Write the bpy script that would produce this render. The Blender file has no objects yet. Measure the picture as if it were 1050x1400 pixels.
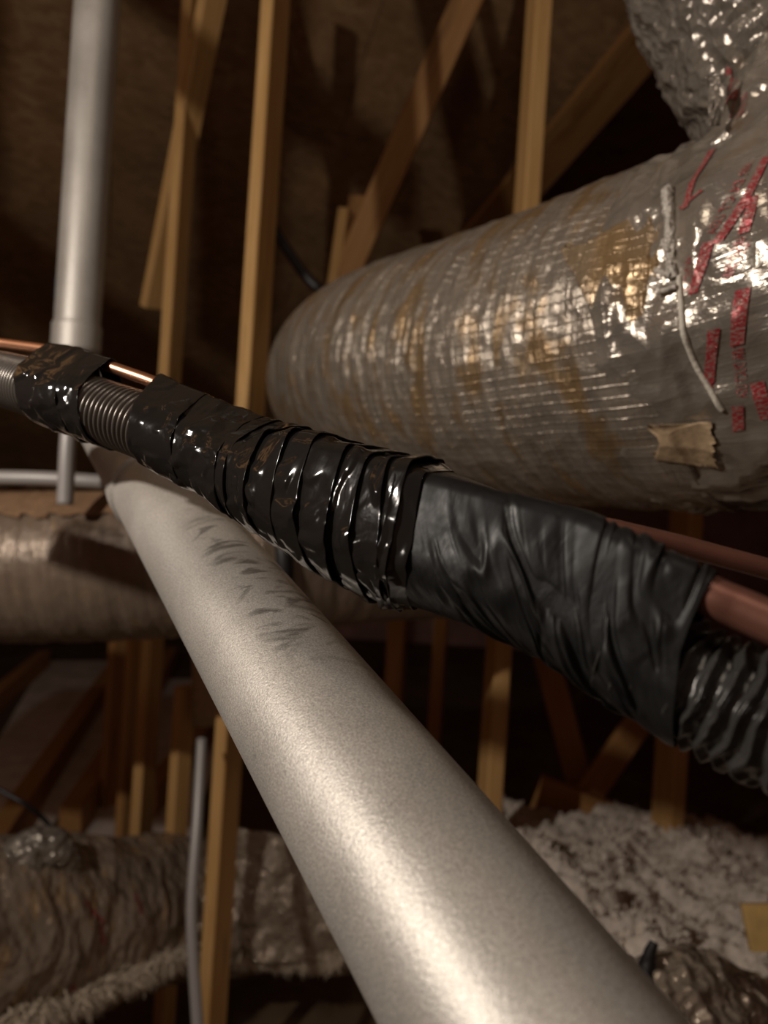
import bpy, bmesh, math, random
import numpy as np
from mathutils import Vector, Matrix
random.seed(7); RNG = np.random.RandomState(7)

# ------------------------------------------------------------------ camera
F = 1011.0
ROLL = math.radians(3.6)
CAM = np.array([0.0, 0.0, 1.70])
EX = np.array([math.cos(ROLL), 0, math.sin(ROLL)])
EY = np.array([-math.sin(ROLL), 0, math.cos(ROLL)])
EZ = np.array([0.0, 1.0, 0.0])
def P(px, py, d):
    return CAM + EX*((px-525)/F*d) + EY*((700-py)/F*d) + EZ*d
scn = bpy.context.scene
cd = bpy.data.cameras.new('camera'); cam = bpy.data.objects.new('camera', cd)
scn.collection.objects.link(cam); scn.camera = cam
cd.sensor_fit = 'VERTICAL'; cd.sensor_height = 36.0; cd.lens = 26.0
cd.clip_start = 0.01
m = Matrix((( EX[0], EY[0], 0, CAM[0]), (EX[1], EY[1], -1, CAM[1]), (EX[2], EY[2], 0, CAM[2]), (0, 0, 0, 1)))
cam.matrix_world = m
cd.dof.use_dof = True; cd.dof.focus_distance = 0.43; cd.dof.aperture_fstop = 5.6
# ------------------------------------------------------------------ world, lights, exposure
w = bpy.data.worlds.new('attic_air'); scn.world = w; w.use_nodes = True
w.node_tree.nodes['Background'].inputs[0].default_value = (0.62, 0.45, 0.36, 1)
w.node_tree.nodes['Background'].inputs[1].default_value = 0.010
scn.view_settings.view_transform = 'Standard'; scn.view_settings.look = 'None'
scn.view_settings.gamma = 1; scn.view_settings.use_curve_mapping = False
scn.view_settings.exposure = 0.0
def lamp(name, loc, power, col, r):
    l = bpy.data.lights.new(name, 'POINT'); l.energy = power; l.color = col; l.shadow_soft_size = r
    o = bpy.data.objects.new(name, l); o.location = loc; scn.collection.objects.link(o); return o
LIGHT = CAM + np.array([-1.15, 0.10, 0.50])
lamp('attic_bulb', LIGHT, 57, (1, .90, .79), .018)
LIGHT2 = CAM + np.array([-0.05, -0.30, 1.45])
lamp('work_light', LIGHT2, 13, (1, .86, .70), .15)

# ------------------------------------------------------------------ numpy noise
_perm = RNG.permutation(4096)
def _h(ix, iy, iz, k=0):
    a = _perm[(ix + 131*k) & 4095]; b = _perm[(a + iy) & 4095]; c = _perm[(b + iz) & 4095]
    return c / 4095.0
def vnoise(x, y, z):
    x, y, z = np.broadcast_arrays(x, y, z)
    ix, iy, iz = (np.floor(v).astype(int) for v in (x, y, z))
    fx, fy, fz = x-ix, y-iy, z-iz
    fx, fy, fz = (f*f*(3-2*f) for f in (fx, fy, fz))
    r = 0
    for a in (0, 1):
        for b in (0, 1):
            for c in (0, 1):
                r = r + _h(ix+a, iy+b, iz+c) * (fx if a else 1-fx) * (fy if b else 1-fy) * (fz if c else 1-fz)
    return r
def fbm(x, y, z, o=4):
    r = 0; a = .5; t = 0
    for k in range(o):
        r = r + a*vnoise(x+17*k, y+31*k, z+7*k); t += a
        x, y, z = x*2.03, y*2.03, z*2.03; a *= .5
    return r/t
def worley2(x, y, seed=0):
    x, y = np.broadcast_arrays(x, y)
    ix, iy = np.floor(x).astype(int), np.floor(y).astype(int)
    f1 = np.full(x.shape, 9.); f2 = np.full(x.shape, 9.)
    for a in (-1, 0, 1):
        for b in (-1, 0, 1):
            cx = ix+a+_h(ix+a, iy+b, seed+0*ix); cy = iy+b+_h(ix+a, iy+b, seed+91+0*ix)
            d = np.hypot(x-cx, y-cy)
            f2 = np.where(d < f1, f1, np.minimum(f2, d)); f1 = np.minimum(f1, d)
    return f1, f2

# ------------------------------------------------------------------ materials
def mat(name):
    m = bpy.data.materials.new(name); m.use_nodes = True
    nt = m.node_tree; b = nt.nodes['Principled BSDF']
    return m, nt, b
def N(nt, t, **kw):
    n = nt.nodes.new(t)
    for k, v in kw.items():
        if k.startswith('i_'):
            k = k[2:]; n.inputs[int(k) if k.isdigit() else k.replace('_', ' ')].default_value = v
        else: setattr(n, k, v)
    return n
def coords(nt, kind='UV', scale=(1, 1, 1)):
    c = N(nt, 'ShaderNodeTexCoord'); mp = N(nt, 'ShaderNodeMapping')
    mp.inputs['Scale'].default_value = scale
    nt.links.new(c.outputs[kind], mp.inputs[0]); return mp.outputs[0]
def noise(nt, vec, scale, detail=4, rough=.55, dist=0):
    n = N(nt, 'ShaderNodeTexNoise'); n.inputs['Scale'].default_value = scale
    n.inputs['Detail'].default_value = detail; n.inputs['Roughness'].default_value = rough
    n.inputs['Distortion'].default_value = dist
    nt.links.new(vec, n.inputs['Vector']); return n.outputs[0]
def ramp(nt, fac, stops):
    r = N(nt, 'ShaderNodeValToRGB'); e = r.color_ramp.elements
    while len(e) < len(stops): e.new(.5)
    for i, (p, c) in enumerate(stops):
        e[i].position = p; e[i].color = (c, c, c, 1) if isinstance(c, (int, float)) else (*c, 1)
    nt.links.new(fac, r.inputs[0]); return r.outputs[0]
def mix(nt, fac, a, b, mode='MIX'):
    n = N(nt, 'ShaderNodeMix', data_type='RGBA', blend_type=mode)
    for s, v in ((0, fac), (6, a), (7, b)):
        if isinstance(v, bpy.types.NodeSocket): nt.links.new(v, n.inputs[s])
        else: n.inputs[s].default_value = v if s == 0 else (*v, 1)
    return n.outputs[2]
def bump(nt, h, strength, dist, prev=None):
    n = N(nt, 'ShaderNodeBump'); n.inputs['Strength'].default_value = strength; n.inputs['Distance'].default_value = dist
    nt.links.new(h, n.inputs['Height'])
    if prev: nt.links.new(prev, n.inputs['Normal'])
    return n.outputs[0]
def setb(b, **kw):
    for k, v in kw.items():
        s = b.inputs[k.replace('_', ' ')]
        if isinstance(v, bpy.types.NodeSocket): b.id_data.links.new(v, s)
        elif isinstance(v, tuple): s.default_value = (*v, 1)
        else: s.default_value = v

def wood_mat(name, lo, hi, rough=.7):
    m, nt, b = mat(name)
    v = coords(nt, 'Object', (60, 60, 3.0))
    n1 = noise(nt, v, 1.2, 5, .6, 1.0)
    v2 = coords(nt, 'Object', (9, 9, 2.2)); n2 = noise(nt, v2, 1.0, 3)
    c = ramp(nt, n1, [(.3, lo), (.7, hi)])
    c = mix(nt, ramp(nt, n2, [(.62, 0.), (.75, .55)]), c, tuple(x*.35 for x in lo))
    setb(b, Base_Color=c, Roughness=rough, Normal=bump(nt, n1, .3, .002)); return m
M_PINE = wood_mat('pine_lumber', (.50, .27, .085), (.68, .42, .17))
M_PINE2 = wood_mat('aged_pine_lumber', (.42, .20, .06), (.55, .30, .11))

def osb_mat(name, lo, hi):
    m, nt, b = mat(name)
    v = coords(nt, 'Object', (9, 16, 9))
    vo = N(nt, 'ShaderNodeTexVoronoi'); vo.inputs['Scale'].default_value = 2.0
    nz = noise(nt, v, .6, 4, .6, .8)
    mx = N(nt, 'ShaderNodeVectorMath', operation='ADD'); nt.links.new(v, mx.inputs[0]); nt.links.new(nz, mx.inputs[1])
    nt.links.new(mx.outputs[0], vo.inputs['Vector'])
    c = ramp(nt, vo.outputs['Color'], [(.1, lo), (.9, hi)])
    v2 = coords(nt, 'Object', (1, 1, 1))
    st = ramp(nt, noise(nt, v2, 1.7, 4), [(.35, .72), (.65, 1.05)])
    c = mix(nt, 1.0, c, st, 'MULTIPLY')
    setb(b, Base_Color=c, Roughness=.85, Normal=bump(nt, vo.outputs['Color'], .25, .004)); return m
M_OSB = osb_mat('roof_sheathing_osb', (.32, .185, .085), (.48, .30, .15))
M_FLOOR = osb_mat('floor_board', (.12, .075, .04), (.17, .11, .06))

def plain(name, col, rough=.6, metal=0., bs=None, bstr=.2, bd=.002, spec=.5, kind='Object', scale=(1, 1, 1), var=.0):
    m, nt, b = mat(name)
    setb(b, Base_Color=col, Roughness=rough, Metallic=metal)
    b.inputs['Specular IOR Level'].default_value = spec
    if bs:
        v = coords(nt, kind, scale); n = noise(nt, v, bs, 5, .6)
        setb(b, Normal=bump(nt, n, bstr, bd))
        if var:
            c = ramp(nt, n, [(.3, tuple(x*(1-var) for x in col)), (.7, tuple(min(1, x*(1+var)) for x in col))])
            setb(b, Base_Color=c)
    return m
M_DRY = plain('drywall_paper', (.80, .72, .66), .9, bs=6, var=.2)
M_WALL = plain('dark_wall_board', (.42, .25, .21), .9, bs=3, var=.3)
M_COPPER = plain('bare_copper', (.95, .50, .30), .32, 1., bs=40, bstr=.1, bd=.001)
M_COPPER_DULL = plain('oxidised_copper', (.20, .085, .06), .45, .5, bs=60, bstr=.15, bd=.001, var=.12)
M_CONDUIT_L = plain('grey_black_ribbed_plastic', (.16, .145, .13), .3, .55, bs=200, bstr=.2, bd=.0006)
M_CONDUIT_R = plain('black_ribbed_plastic', (.045, .043, .040), .28, .2, bs=120, bstr=.35, bd=.0012)
M_BLACK = plain('black_rubber', (.012, .012, .013), .45, bs=60)
M_GREYCON = plain('grey_conduit_plastic', (.36, .34, .33), .45, .2, bs=30)
M_LIP = plain('torn_film_edge', (.62, .58, .52), .2, .35, bs=260, bstr=1., bd=.003)
M_CORD = plain('pale_cord', (.62, .58, .50), .5, bs=300, bstr=.5)
M_RED, _nt, _b = mat('red_print')
_uv = coords(_nt, 'UV', (1, 1, 1)); _n = noise(_nt, _uv, 420, 4, .65)
setb(_b, Base_Color=mix(_nt, ramp(_nt, _n, [(.46, 0.), (.60, .85)]), (.36, .03, .04), (.36, .28, .24)), Roughness=.25, Metallic=.25,
     Normal=bump(_nt, noise(_nt, _uv, 160, 4, .6), .6, .003))
M_BLUE = plain('blue_sticker', (.03, .20, .32), .5)
M_FIBRE = plain('pale_insulation_fibre', (.66, .56, .44), .95, bs=120, bstr=.8, bd=.004, var=.25)
M_LOOSE = plain('loose_fill_insulation', (.70, .62, .54), .95, bs=70, bstr=.9, bd=.006, var=.18)
M_BROWN = plain('matte_brown', (.20, .115, .06), .85, bs=50, bstr=.5, var=.2)
M_YELLOW = plain('yellow_pine_offcut', (.62, .40, .14), .7, bs=25, var=.2)
M_GOLD = plain('paper_facing', (.42, .30, .18), .7, bs=80, bstr=.6, var=.2)

def tape_mat(name, rough, strength, scale=(1, 1, 1), s=90, col=(.013, .012, .011)):
    m, nt, b = mat(name)
    v = coords(nt, 'UV', scale); n = noise(nt, v, s, 3, .5, .6)
    v2 = coords(nt, 'UV', (1, 1, 1)); n2 = noise(nt, v2, 380, 2)
    b1 = bump(nt, n, strength, .0016); b2 = bump(nt, n2, .12, .0004, b1)
    r = ramp(nt, noise(nt, v2, 70, 3), [(.3, rough*.75), (.7, rough*1.4)])
    setb(b, Base_Color=col, Roughness=r, Normal=b2); b.inputs['Specular IOR Level'].default_value = .55 if rough < .3 else .2
    return m
M_TAPE = tape_mat('glossy_black_tape', .10, .10)
M_WRAP = tape_mat('satin_black_wrap', .42, .35, (1, .6, 1), 60, (.009, .009, .009))

# metallic painted pipe with handling smudges
def pipe_mat(name, smudged):
    m, nt, b = mat(name)
    uv = coords(nt, 'UV', (1, 1, 1))
    ob = coords(nt, 'Object', (1, 1, 1))
    grain = noise(nt, ob, 1000, 2, .6)
    fine = noise(nt, ob, 420, 3, .6)
    big = noise(nt, ob, 9, 3)
    c = ramp(nt, big, [(.3, (.46, .435, .40)), (.7, (.56, .53, .49))])
    sv = coords(nt, 'UV', (70, 30, 1)); sm = noise(nt, sv, 1.0, 3, .5, 1.0)
    sm = ramp(nt, sm, [(.53, 0.), (.64, .8)])
    sx = N(nt, 'ShaderNodeSeparateXYZ'); nt.links.new(uv, sx.inputs[0])
    def window(sock, lo, hi, soft):
        a = N(nt, 'ShaderNodeMapRange', interpolation_type='SMOOTHSTEP'); a.inputs[1].default_value = lo-soft; a.inputs[2].default_value = lo+soft
        c2 = N(nt, 'ShaderNodeMapRange', interpolation_type='SMOOTHSTEP'); c2.inputs[1].default_value = hi-soft; c2.inputs[2].default_value = hi+soft
        c2.inputs[3].default_value = 1; c2.inputs[4].default_value = 0
        nt.links.new(sock, a.inputs[0]); nt.links.new(sock, c2.inputs[0])
        p = N(nt, 'ShaderNodeMath', operation='MULTIPLY'); nt.links.new(a.outputs[0], p.inputs[0]); nt.links.new(c2.outputs[0], p.inputs[1])
        return p.outputs[0]
    wu = window(sx.outputs[0], PIPE_SM[0], PIPE_SM[1], .05); wv = window(sx.outputs[1], PIPE_SM[2], PIPE_SM[3], .008)
    p = N(nt, 'ShaderNodeMath', operation='MULTIPLY'); nt.links.new(wu, p.inputs[0]); nt.links.new(wv, p.inputs[1])
    q = N(nt, 'ShaderNodeMath', operation='MULTIPLY'); nt.links.new(p.outputs[0], q.inputs[0]); nt.links.new(sm, q.inputs[1])
    if smudged: c = mix(nt, q.outputs[0], c, (.13, .12, .105))
    # scattered specks and hairline scratches
    sp = ramp(nt, noise(nt, ob, 70, 5, .7), [(.68, 0.), (.75, .7)])
    c = mix(nt, sp, c, (.16, .145, .12))
    c = mix(nt, .35, c, ramp(nt, grain, [(.35, .12), (.65, .85)]), 'OVERLAY')
    b1 = bump(nt, fine, .35, .0006); b2 = bump(nt, grain, .5, .00035, b1)
    setb(b, Base_Color=c, Metallic=.5, Roughness=ramp(nt, big, [(.3, .44), (.7, .54)]), Normal=b2)
    return m
RP = .0445
A1, A2 = P(245.077, 718.384, .70), P(676.1, 1343.04, .28028)
dv = (A1-A2)/np.linalg.norm(A1-A2)
def axis_at(d): return A2 + (A1-A2)*((d-.28028)/(.70-.28028))
def pipe_uv(px, py):            # where a line of sight meets the pipe, as (length along, angle from below)
    v = P(px, py, 1.)-CAM; v /= np.linalg.norm(v); o_ = axis_at(.12)
    n0 = -np.array([0, 0, 1.]) + dv[2]*dv; n0 /= np.linalg.norm(n0); b0 = np.cross(dv, n0)
    best = min((abs(np.linalg.norm((q := CAM+v*t-o_) - (q@dv)*dv)-RP), t) for t in np.linspace(.15, .9, 1500))[1]
    q = CAM+v*best-o_; return q@dv, math.atan2(q@b0, q@n0) % (2*math.pi)*RP
_a, _b = pipe_uv(345, 715), pipe_uv(400, 905); _c = pipe_uv(300, 760)
PIPE_SM = (min(_a[0], _b[0]), max(_a[0], _b[0]), min(_a[1], _b[1], _c[1])-.004, max(_a[1], _b[1], _c[1])+.012)
M_PIPE = pipe_mat('silver_painted_pipe_smudged', True); M_PIPE2 = pipe_mat('silver_painted_pipe', False)

# reflective film duct jacket: ring wrinkles round the duct, scrim threads along it, tan fibre showing through
def foil_mat(name, base=(.40, .345, .285), tan=(.36, .23, .105), metal=.55, rough=.27, tanlo=.55, wr=1.0, scr=1.0, crinkle=.6, ring=(95, 7, 1), vsc=55):
    m, nt, b = mat(name)
    uv = coords(nt, 'UV', (1, 1, 1))
    ring_n = noise(nt, coords(nt, 'UV', ring), 1.0, 5, .62, .4)
    t = ramp(nt, noise(nt, coords(nt, 'UV', (26, 9, 1)), 1.0, 4, .6, .5), [(tanlo, 0.), (tanlo+.12, .85)])
    c = mix(nt, t, base, tan)
    c = mix(nt, .55, c, ramp(nt, ring_n, [(.3, .35), (.7, 1.)]), 'MULTIPLY')
    vo = N(nt, 'ShaderNodeTexVoronoi', feature='F1'); vo.inputs['Scale'].default_value = 55
    nt.links.new(coords(nt, 'UV', (1, .7, 1)), vo.inputs['Vector'])
    vo.inputs['Scale'].default_value = vsc
    sx = N(nt, 'ShaderNodeSeparateXYZ'); nt.links.new(uv, sx.inputs[0])
    ml = N(nt, 'ShaderNodeMath', operation='MULTIPLY'); ml.inputs[1].default_value = 2*math.pi/.0115; nt.links.new(sx.outputs[1], ml.inputs[0])
    sn = N(nt, 'ShaderNodeMath', operation='SINE'); nt.links.new(ml.outputs[0], sn.inputs[0])
    pw = ramp(nt, sn.outputs[0], [(.75, 0.), (1., 1.)])
    b1 = bump(nt, ring_n, .75*wr, .007)
    b2 = bump(nt, vo.outputs['Distance'], crinkle, .006, b1)
    b3 = bump(nt, pw, .5*scr, .0015, b2)
    b4 = bump(nt, noise(nt, uv, 300, 3, .6), .35, .0012, b3)
    setb(b, Base_Color=c, Metallic=metal, Roughness=rough, Normal=b4)
    return m
M_FOIL = foil_mat('duct_film', tanlo=.50)
M_FOIL_CR = foil_mat('crumpled_duct_film', (.36, .32, .275), (.30, .23, .16), .5, .2, .60, .5, .1, 1., (46, 34, 1), 100)
M_FOIL_TAN = foil_mat('film_over_tan_fibre', (.36, .265, .17), (.38, .25, .12), .4, .22, .5, 1., 1.2, .5, (80, 8, 1), 80)
M_FOIL_PR = foil_mat('printed_duct_film', (.42, .375, .32), (.40, .27, .15), .6, .2, .60, .5, .3, .7, (28, 14, 1))
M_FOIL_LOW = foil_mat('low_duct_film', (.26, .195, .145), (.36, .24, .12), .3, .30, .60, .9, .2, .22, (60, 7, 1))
M_FOIL_OLD = foil_mat('dusty_crumpled_film', (.36, .28, .215), (.46, .30, .15), .35, .2, .55, .6, .15, 1., (30, 12, 1), 60)

M_FOIL_BIT = foil_mat('bright_crumpled_film', (.46, .38, .30), (.45, .32, .2), .4, .13, .6, .6, .1, 1., (40, 40, 1), 110)

# ------------------------------------------------------------------ object helpers
C = scn.collection
def link(name, me, parent=None):
    o = bpy.data.objects.new(name, me); C.objects.link(o)
    if parent is not None: o.parent = parent
    return o
def thing(name, label, cat, loc=(0, 0, 0), group=None):
    o = bpy.data.objects.new(name, None); C.objects.link(o); o.location = tuple(loc); o.empty_display_size = .05
    o['label'] = label; o['category'] = cat
    if group: o['group'] = group
    bpy.context.view_layer.update()
    return o
def tag(o, label, cat, group=None, kind=None):
    o['label'] = label; o['category'] = cat
    if group: o['group'] = group
    if kind: o['kind'] = kind
    return o
def mesh_np(name, V, Fq, mt, uv=None, smooth=True, origin=None):
    me = bpy.data.meshes.new(name)
    V = np.asarray(V, float)
    if origin is not None: V = V - np.asarray(origin)
    me.from_pydata(V.tolist(), [], [tuple(f) for f in Fq]) if not isinstance(Fq, np.ndarray) else me.from_pydata(V.tolist(), [], Fq.tolist())
    if uv is not None:
        L = me.uv_layers.new(name='UVMap'); idx = np.empty(len(me.loops), int); me.loops.foreach_get('vertex_index', idx)
        L.data.foreach_set('uv', np.asarray(uv)[idx].ravel())
    if smooth: me.polygons.foreach_set('use_smooth', np.ones(len(me.polygons), bool))
    me.materials.append(mt); me.update(); return me
def orig(parent): return np.array(parent.location) if parent is not None else None
def put(name, V, Fq, mt, parent=None, uv=None, smooth=True):
    """geometry in world coordinates; a top-level mesh gets its origin at its own centre"""
    V = np.asarray(V, float)
    o0 = orig(parent) if parent is not None else np.array([(V[:, 0].min()+V[:, 0].max())/2, (V[:, 1].min()+V[:, 1].max())/2, V[:, 2].min()])
    o = link(name, mesh_np(name, V, Fq, mt, uv, smooth, o0), parent)
    if parent is None: o.location = tuple(o0)
    return o
def catmull(pts, n):
    p = np.asarray(pts, float); p = np.vstack([2*p[0]-p[1], p, 2*p[-1]-p[-2]])
    t = np.linspace(0, len(p)-3-1e-9, n); i = t.astype(int); f = (t-i)[:, None]
    a, b, c, d = p[i], p[i+1], p[i+2], p[i+3]
    return .5*((2*b)+(c-a)*f+(2*a-5*b+4*c-d)*f*f+(3*b-a-3*c+d)*f**3)
def arclen(c): return np.concatenate([[0], np.cumsum(np.linalg.norm(np.diff(c, axis=0), axis=1))])
def frames(c, up=(0, 0, 1)):
    T = np.gradient(c, axis=0); T /= np.linalg.norm(T, axis=1)[:, None]
    up = np.asarray(up, float)
    Nn = up - (T@up)[:, None]*T
    # parallel transport keeps the frame from flipping where the path runs along 'up'
    Nn[0] /= np.linalg.norm(Nn[0])
    for i in range(1, len(c)):
        v = Nn[i-1] - np.dot(Nn[i-1], T[i])*T[i]; Nn[i] = v/np.linalg.norm(v)
    return T, Nn, np.cross(T, Nn)
class Tube:
    """swept tube with radius and displacement functions of (arc length, angle)"""
    def __init__(s, pts, radii, ns, nt, disp=None, up=(0, 0, 1)):
        s.c = catmull(pts, ns); s.s = arclen(s.c)
        s.ns = ns; s.s_u = np.linspace(0, s.s[-1], ns)
        s.c = np.stack([np.interp(s.s_u, s.s, s.c[:, k]) for k in range(3)], 1)
        rr = np.asarray(radii, float)
        if rr.ndim == 0: rr = np.full(2, float(rr))
        kk = catmull(np.stack([rr, rr*0, rr*0], 1), 400)[:, 0] if len(rr) > 1 else rr
        tt = np.interp(np.linspace(0, 1, ns), np.linspace(0, 1, 400), kk); s.r = tt
        s.T, s.N, s.B = frames(s.c, up); s.nt = nt; s.disp = disp
    def at(s, S, TH, lift=0.):
        S = np.asarray(S, float); TH = np.asarray(TH, float); S, TH = np.broadcast_arrays(S, TH)
        g = lambda A: np.stack([np.interp(S.ravel(), s.s_u, A[:, k]) for k in range(3)], 1)
        r = np.interp(S.ravel(), s.s_u, s.r) + lift
        if s.disp is not None: r = r + s.disp(S.ravel(), TH.ravel())
        c, n, b = g(s.c), g(s.N), g(s.B)
        return c + r[:, None]*(np.cos(TH.ravel())[:, None]*n + np.sin(TH.ravel())[:, None]*b)
    def mesh(s, name, mt, parent=None, s0=None, s1=None, lift=0., caps=True, thick=0, ns=None):
        s0 = 0 if s0 is None else s0; s1 = s.s_u[-1] if s1 is None else s1
        ns = ns or s.ns; nt = s.nt
        SS, TH = np.meshgrid(np.linspace(s0, s1, ns), np.linspace(0, 2*math.pi, nt+1), indexing='ij')
        V = s.at(SS, TH, lift); rm = float(np.mean(s.r))
        uv = np.stack([SS.ravel(), TH.ravel()*rm], 1)
        i, j = np.meshgrid(np.arange(ns-1), np.arange(nt), indexing='ij'); a = (i*(nt+1)+j).ravel()
        Fq = np.stack([a, a+1, a+nt+2, a+nt+1], 1).tolist()
        if caps:
            V = np.vstack([V, s.at(s0, 0, -1e9*0)[:1]*0 + np.array([np.interp(s0, s.s_u, s.c[:, k]) for k in range(3)]),
                           [np.array([np.interp(s1, s.s_u, s.c[:, k]) for k in range(3)])]])
            uv = np.vstack([uv, [s0, 0], [s1, 0]]); e0 = len(V)-2; e1 = len(V)-1
            for j in range(nt):
                Fq.append([e0, j+1, j]); Fq.append([e1, (ns-1)*(nt+1)+j, (ns-1)*(nt+1)+j+1])
        # weld the seam: last column shares the first column's position (kept apart for the UVs)
        return put(name, V, Fq, mt, parent, uv)
def box_np(cx, hx, hy, hz, ax, ay, az, bev=.0):
    """8-corner box with slightly broken long edges"""
    ax, ay, az = (np.asarray(v, float) for v in (ax, ay, az))
    e = min(.004, hx*.2, hy*.2)
    prof = [(-hx+e, -hy), (hx-e, -hy), (hx, -hy+e), (hx, hy-e), (hx-e, hy), (-hx+e, hy), (-hx, hy-e), (-hx, -hy+e)]
    V = [cx + ax*p[0] + ay*p[1] + az*z for z in (-hz, hz) for p in prof]
    Fq = [[i, (i+1) % 8, 8+(i+1) % 8, 8+i] for i in range(8)] + [list(range(7, -1, -1)), list(range(8, 16))]
    return np.array(V), Fq
def beam(name, a, b, wd, dp, yaw, mt, parent=None):
    """a board from a to b; wd is the face whose normal has heading yaw (radians from -Y towards -X), dp the other"""
    a, b = np.asarray(a, float), np.asarray(b, float); az = b-a; L = np.linalg.norm(az); az /= L
    nf = np.array([-math.sin(yaw), -math.cos(yaw), 0.]); nf -= np.dot(nf, az)*az; nf /= np.linalg.norm(nf)
    ax = np.cross(nf, az)
    V, Fq = box_np((a+b)/2*0, wd/2, dp/2, L/2, ax, nf, az)
    # local frame along the board so that the grain follows it
    me_o = (a+b)/2
    R = np.stack([ax, nf, az], 1)
    Vl = V @ R
    me = mesh_np(name, Vl, Fq, mt, None, False)
    o = bpy.data.objects.new(name, me); C.objects.link(o)
    mw = Matrix([[*R[0], me_o[0]], [*R[1], me_o[1]], [*R[2], me_o[2]], [0, 0, 0, 1]])
    if parent is not None:
        o.parent = parent
        mw = Matrix.Translation(-Vector(parent.location)) @ mw
    o.matrix_local = mw if parent is not None else mw
    if parent is None: o.matrix_world = mw
    return o

# ------------------------------------------------------------------ the attic shell
FLOOR_Z = 0.05
slope = math.radians(25)
H2 = np.array([-.33, .944, 0]); U = np.array([.944, .33, 0])
D = np.array([H2[0]*math.cos(slope), H2[1]*math.cos(slope), -math.sin(slope)])
NR = np.cross(U, D); NR = NR if NR[2] > 0 else -NR
Q0 = P(300, 150, 4.0)
def roof_z(x, y):
    d = (np.array([x, y, 0]) - np.array([Q0[0], Q0[1], 0])) @ H2
    return Q0[2] - math.tan(slope)*d
def on_roof(px, py):
    v = P(px, py, 1.0) - CAM; t = np.dot(Q0-CAM, NR)/np.dot(v, NR); return CAM+v*t
def slab(name, lo, hi, mt, kind='structure', parent=None):
    lo, hi = np.array(lo, float), np.array(hi, float)
    V = np.array([[x, y, z] for z in (lo[2], hi[2]) for x, y in ((lo[0], lo[1]), (hi[0], lo[1]), (hi[0], hi[1]), (lo[0], hi[1]))])
    Fq = [[3, 2, 1, 0], [4, 5, 6, 7], [0, 1, 5, 4], [1, 2, 6, 5], [2, 3, 7, 6], [3, 0, 4, 7]]
    o = put(name, V, Fq, mt, parent, None, False)
    if kind and parent is None: o['kind'] = kind
    return o
XL, XR, YB, YF, ZT = -5.0, 6.0, -3.0, 9.5, 5.6
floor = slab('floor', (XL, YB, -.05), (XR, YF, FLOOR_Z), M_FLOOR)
slab('wall_back', (XL, YF, -.05), (XR, YF+.1, ZT), M_WALL)
slab('wall_front', (XL, YB-.1, -.05), (XR, YB, ZT), M_WALL)
slab('wall_left', (XL-.1, YB, -.05), (XL, YF, ZT), M_WALL)
slab('wall_right', (XR, YB, -.05), (XR+.1, YF, ZT), M_WALL)
ceiling = slab('ceiling', (XL, YB, ZT), (XR, YF, ZT+.1), M_WALL)

# roof sheathing sheets, cut along the valley
va, vb = on_roof(905, 20), on_roof(645, 330)
def uw(p): q = p-Q0; return np.array([q@U, q@D])
a2, b2 = uw(va), uw(vb); ed = b2-a2; en = np.array([ed[1], -ed[0]])
if (np.array([-2, 0])-a2)@en < 0: en = -en
def clip(poly):
    out = []
    for i in range(len(poly)):
        p, q = poly[i], poly[(i+1) % len(poly)]; dp, dq = (p-a2)@en, (q-a2)@en
        if dp >= 0: out.append(p)
        if (dp >= 0) != (dq >= 0): out.append(p + (q-p)*dp/(dp-dq))
    return out
k = 0
for r_ in range(-4, 5):
    w0 = r_*1.22 + .02 + (uw(on_roof(300, 140))[1]); off = 1.22 if r_ % 2 else 0
    for c_ in range(-3, 3):
        u0 = c_*2.44 + off - .55
        poly = [np.array(q, float) for q in ((u0+.003, w0+.003), (u0+2.437, w0+.003), (u0+2.437, w0+1.217), (u0+.003, w0+1.217))]
        poly = clip(poly)
        if len(poly) < 3: continue
        cz = [Q0+U*p[0]+D*p[1] for p in poly]
        if min(p[2] for p in cz) < FLOOR_Z+.02 or max(p[2] for p in cz) > ZT-.05: continue
        if any(not (XL < p[0] < XR and YB < p[1] < YF) for p in cz): continue
        jit = RNG.uniform(0, .003)
        V = np.array([p+NR*jit for p in cz] + [p+NR*(jit+.012) for p in cz]); n_ = len(poly)
        Fq = [list(range(n_)), list(range(2*n_-1, n_-1, -1))] + [[i, n_+i, n_+(i+1) % n_, (i+1) % n_] for i in range(n_)]
        o0 = V.mean(0); R = np.stack([U, D, NR], 1)
        me = mesh_np('roof_sheet', (V-o0) @ R, Fq, M_OSB, None, False)
        o = bpy.data.objects.new('roof_sheet', me); C.objects.link(o); o.parent = ceiling
        o.matrix_local = Matrix.Translation(-Vector(ceiling.location)) @ Matrix([[*R[0], o0[0]], [*R[1], o0[1]], [*R[2], o0[2]], [0, 0, 0, 1]])

# unseen boards added left of the frame to cast slanting shadows on the roof
def add_shadow_board(a, b, wpx, fr, name='shadow_board'):
    p, q = on_roof(*a), on_roof(*b); L0 = LIGHT
    p2, q2 = L0+(p-L0)*fr, L0+(q-L0)*fr
    wd = wpx/F*4.0*fr
    dd = (p2+q2)/2-L0; yaw = math.atan2(dd[0], dd[1])
    o = beam(name, p2, q2, wd, .03, yaw, M_PINE2, ceiling); return o
add_shadow_board((130, -110), (560, 270), 88, .22)
add_shadow_board((-50, -150), (-40, 600), 90, .20)
add_shadow_board((-60, 305), (330, 600), 140, .165)
add_shadow_board((345, -180), (318, 480), 130, .205)

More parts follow.
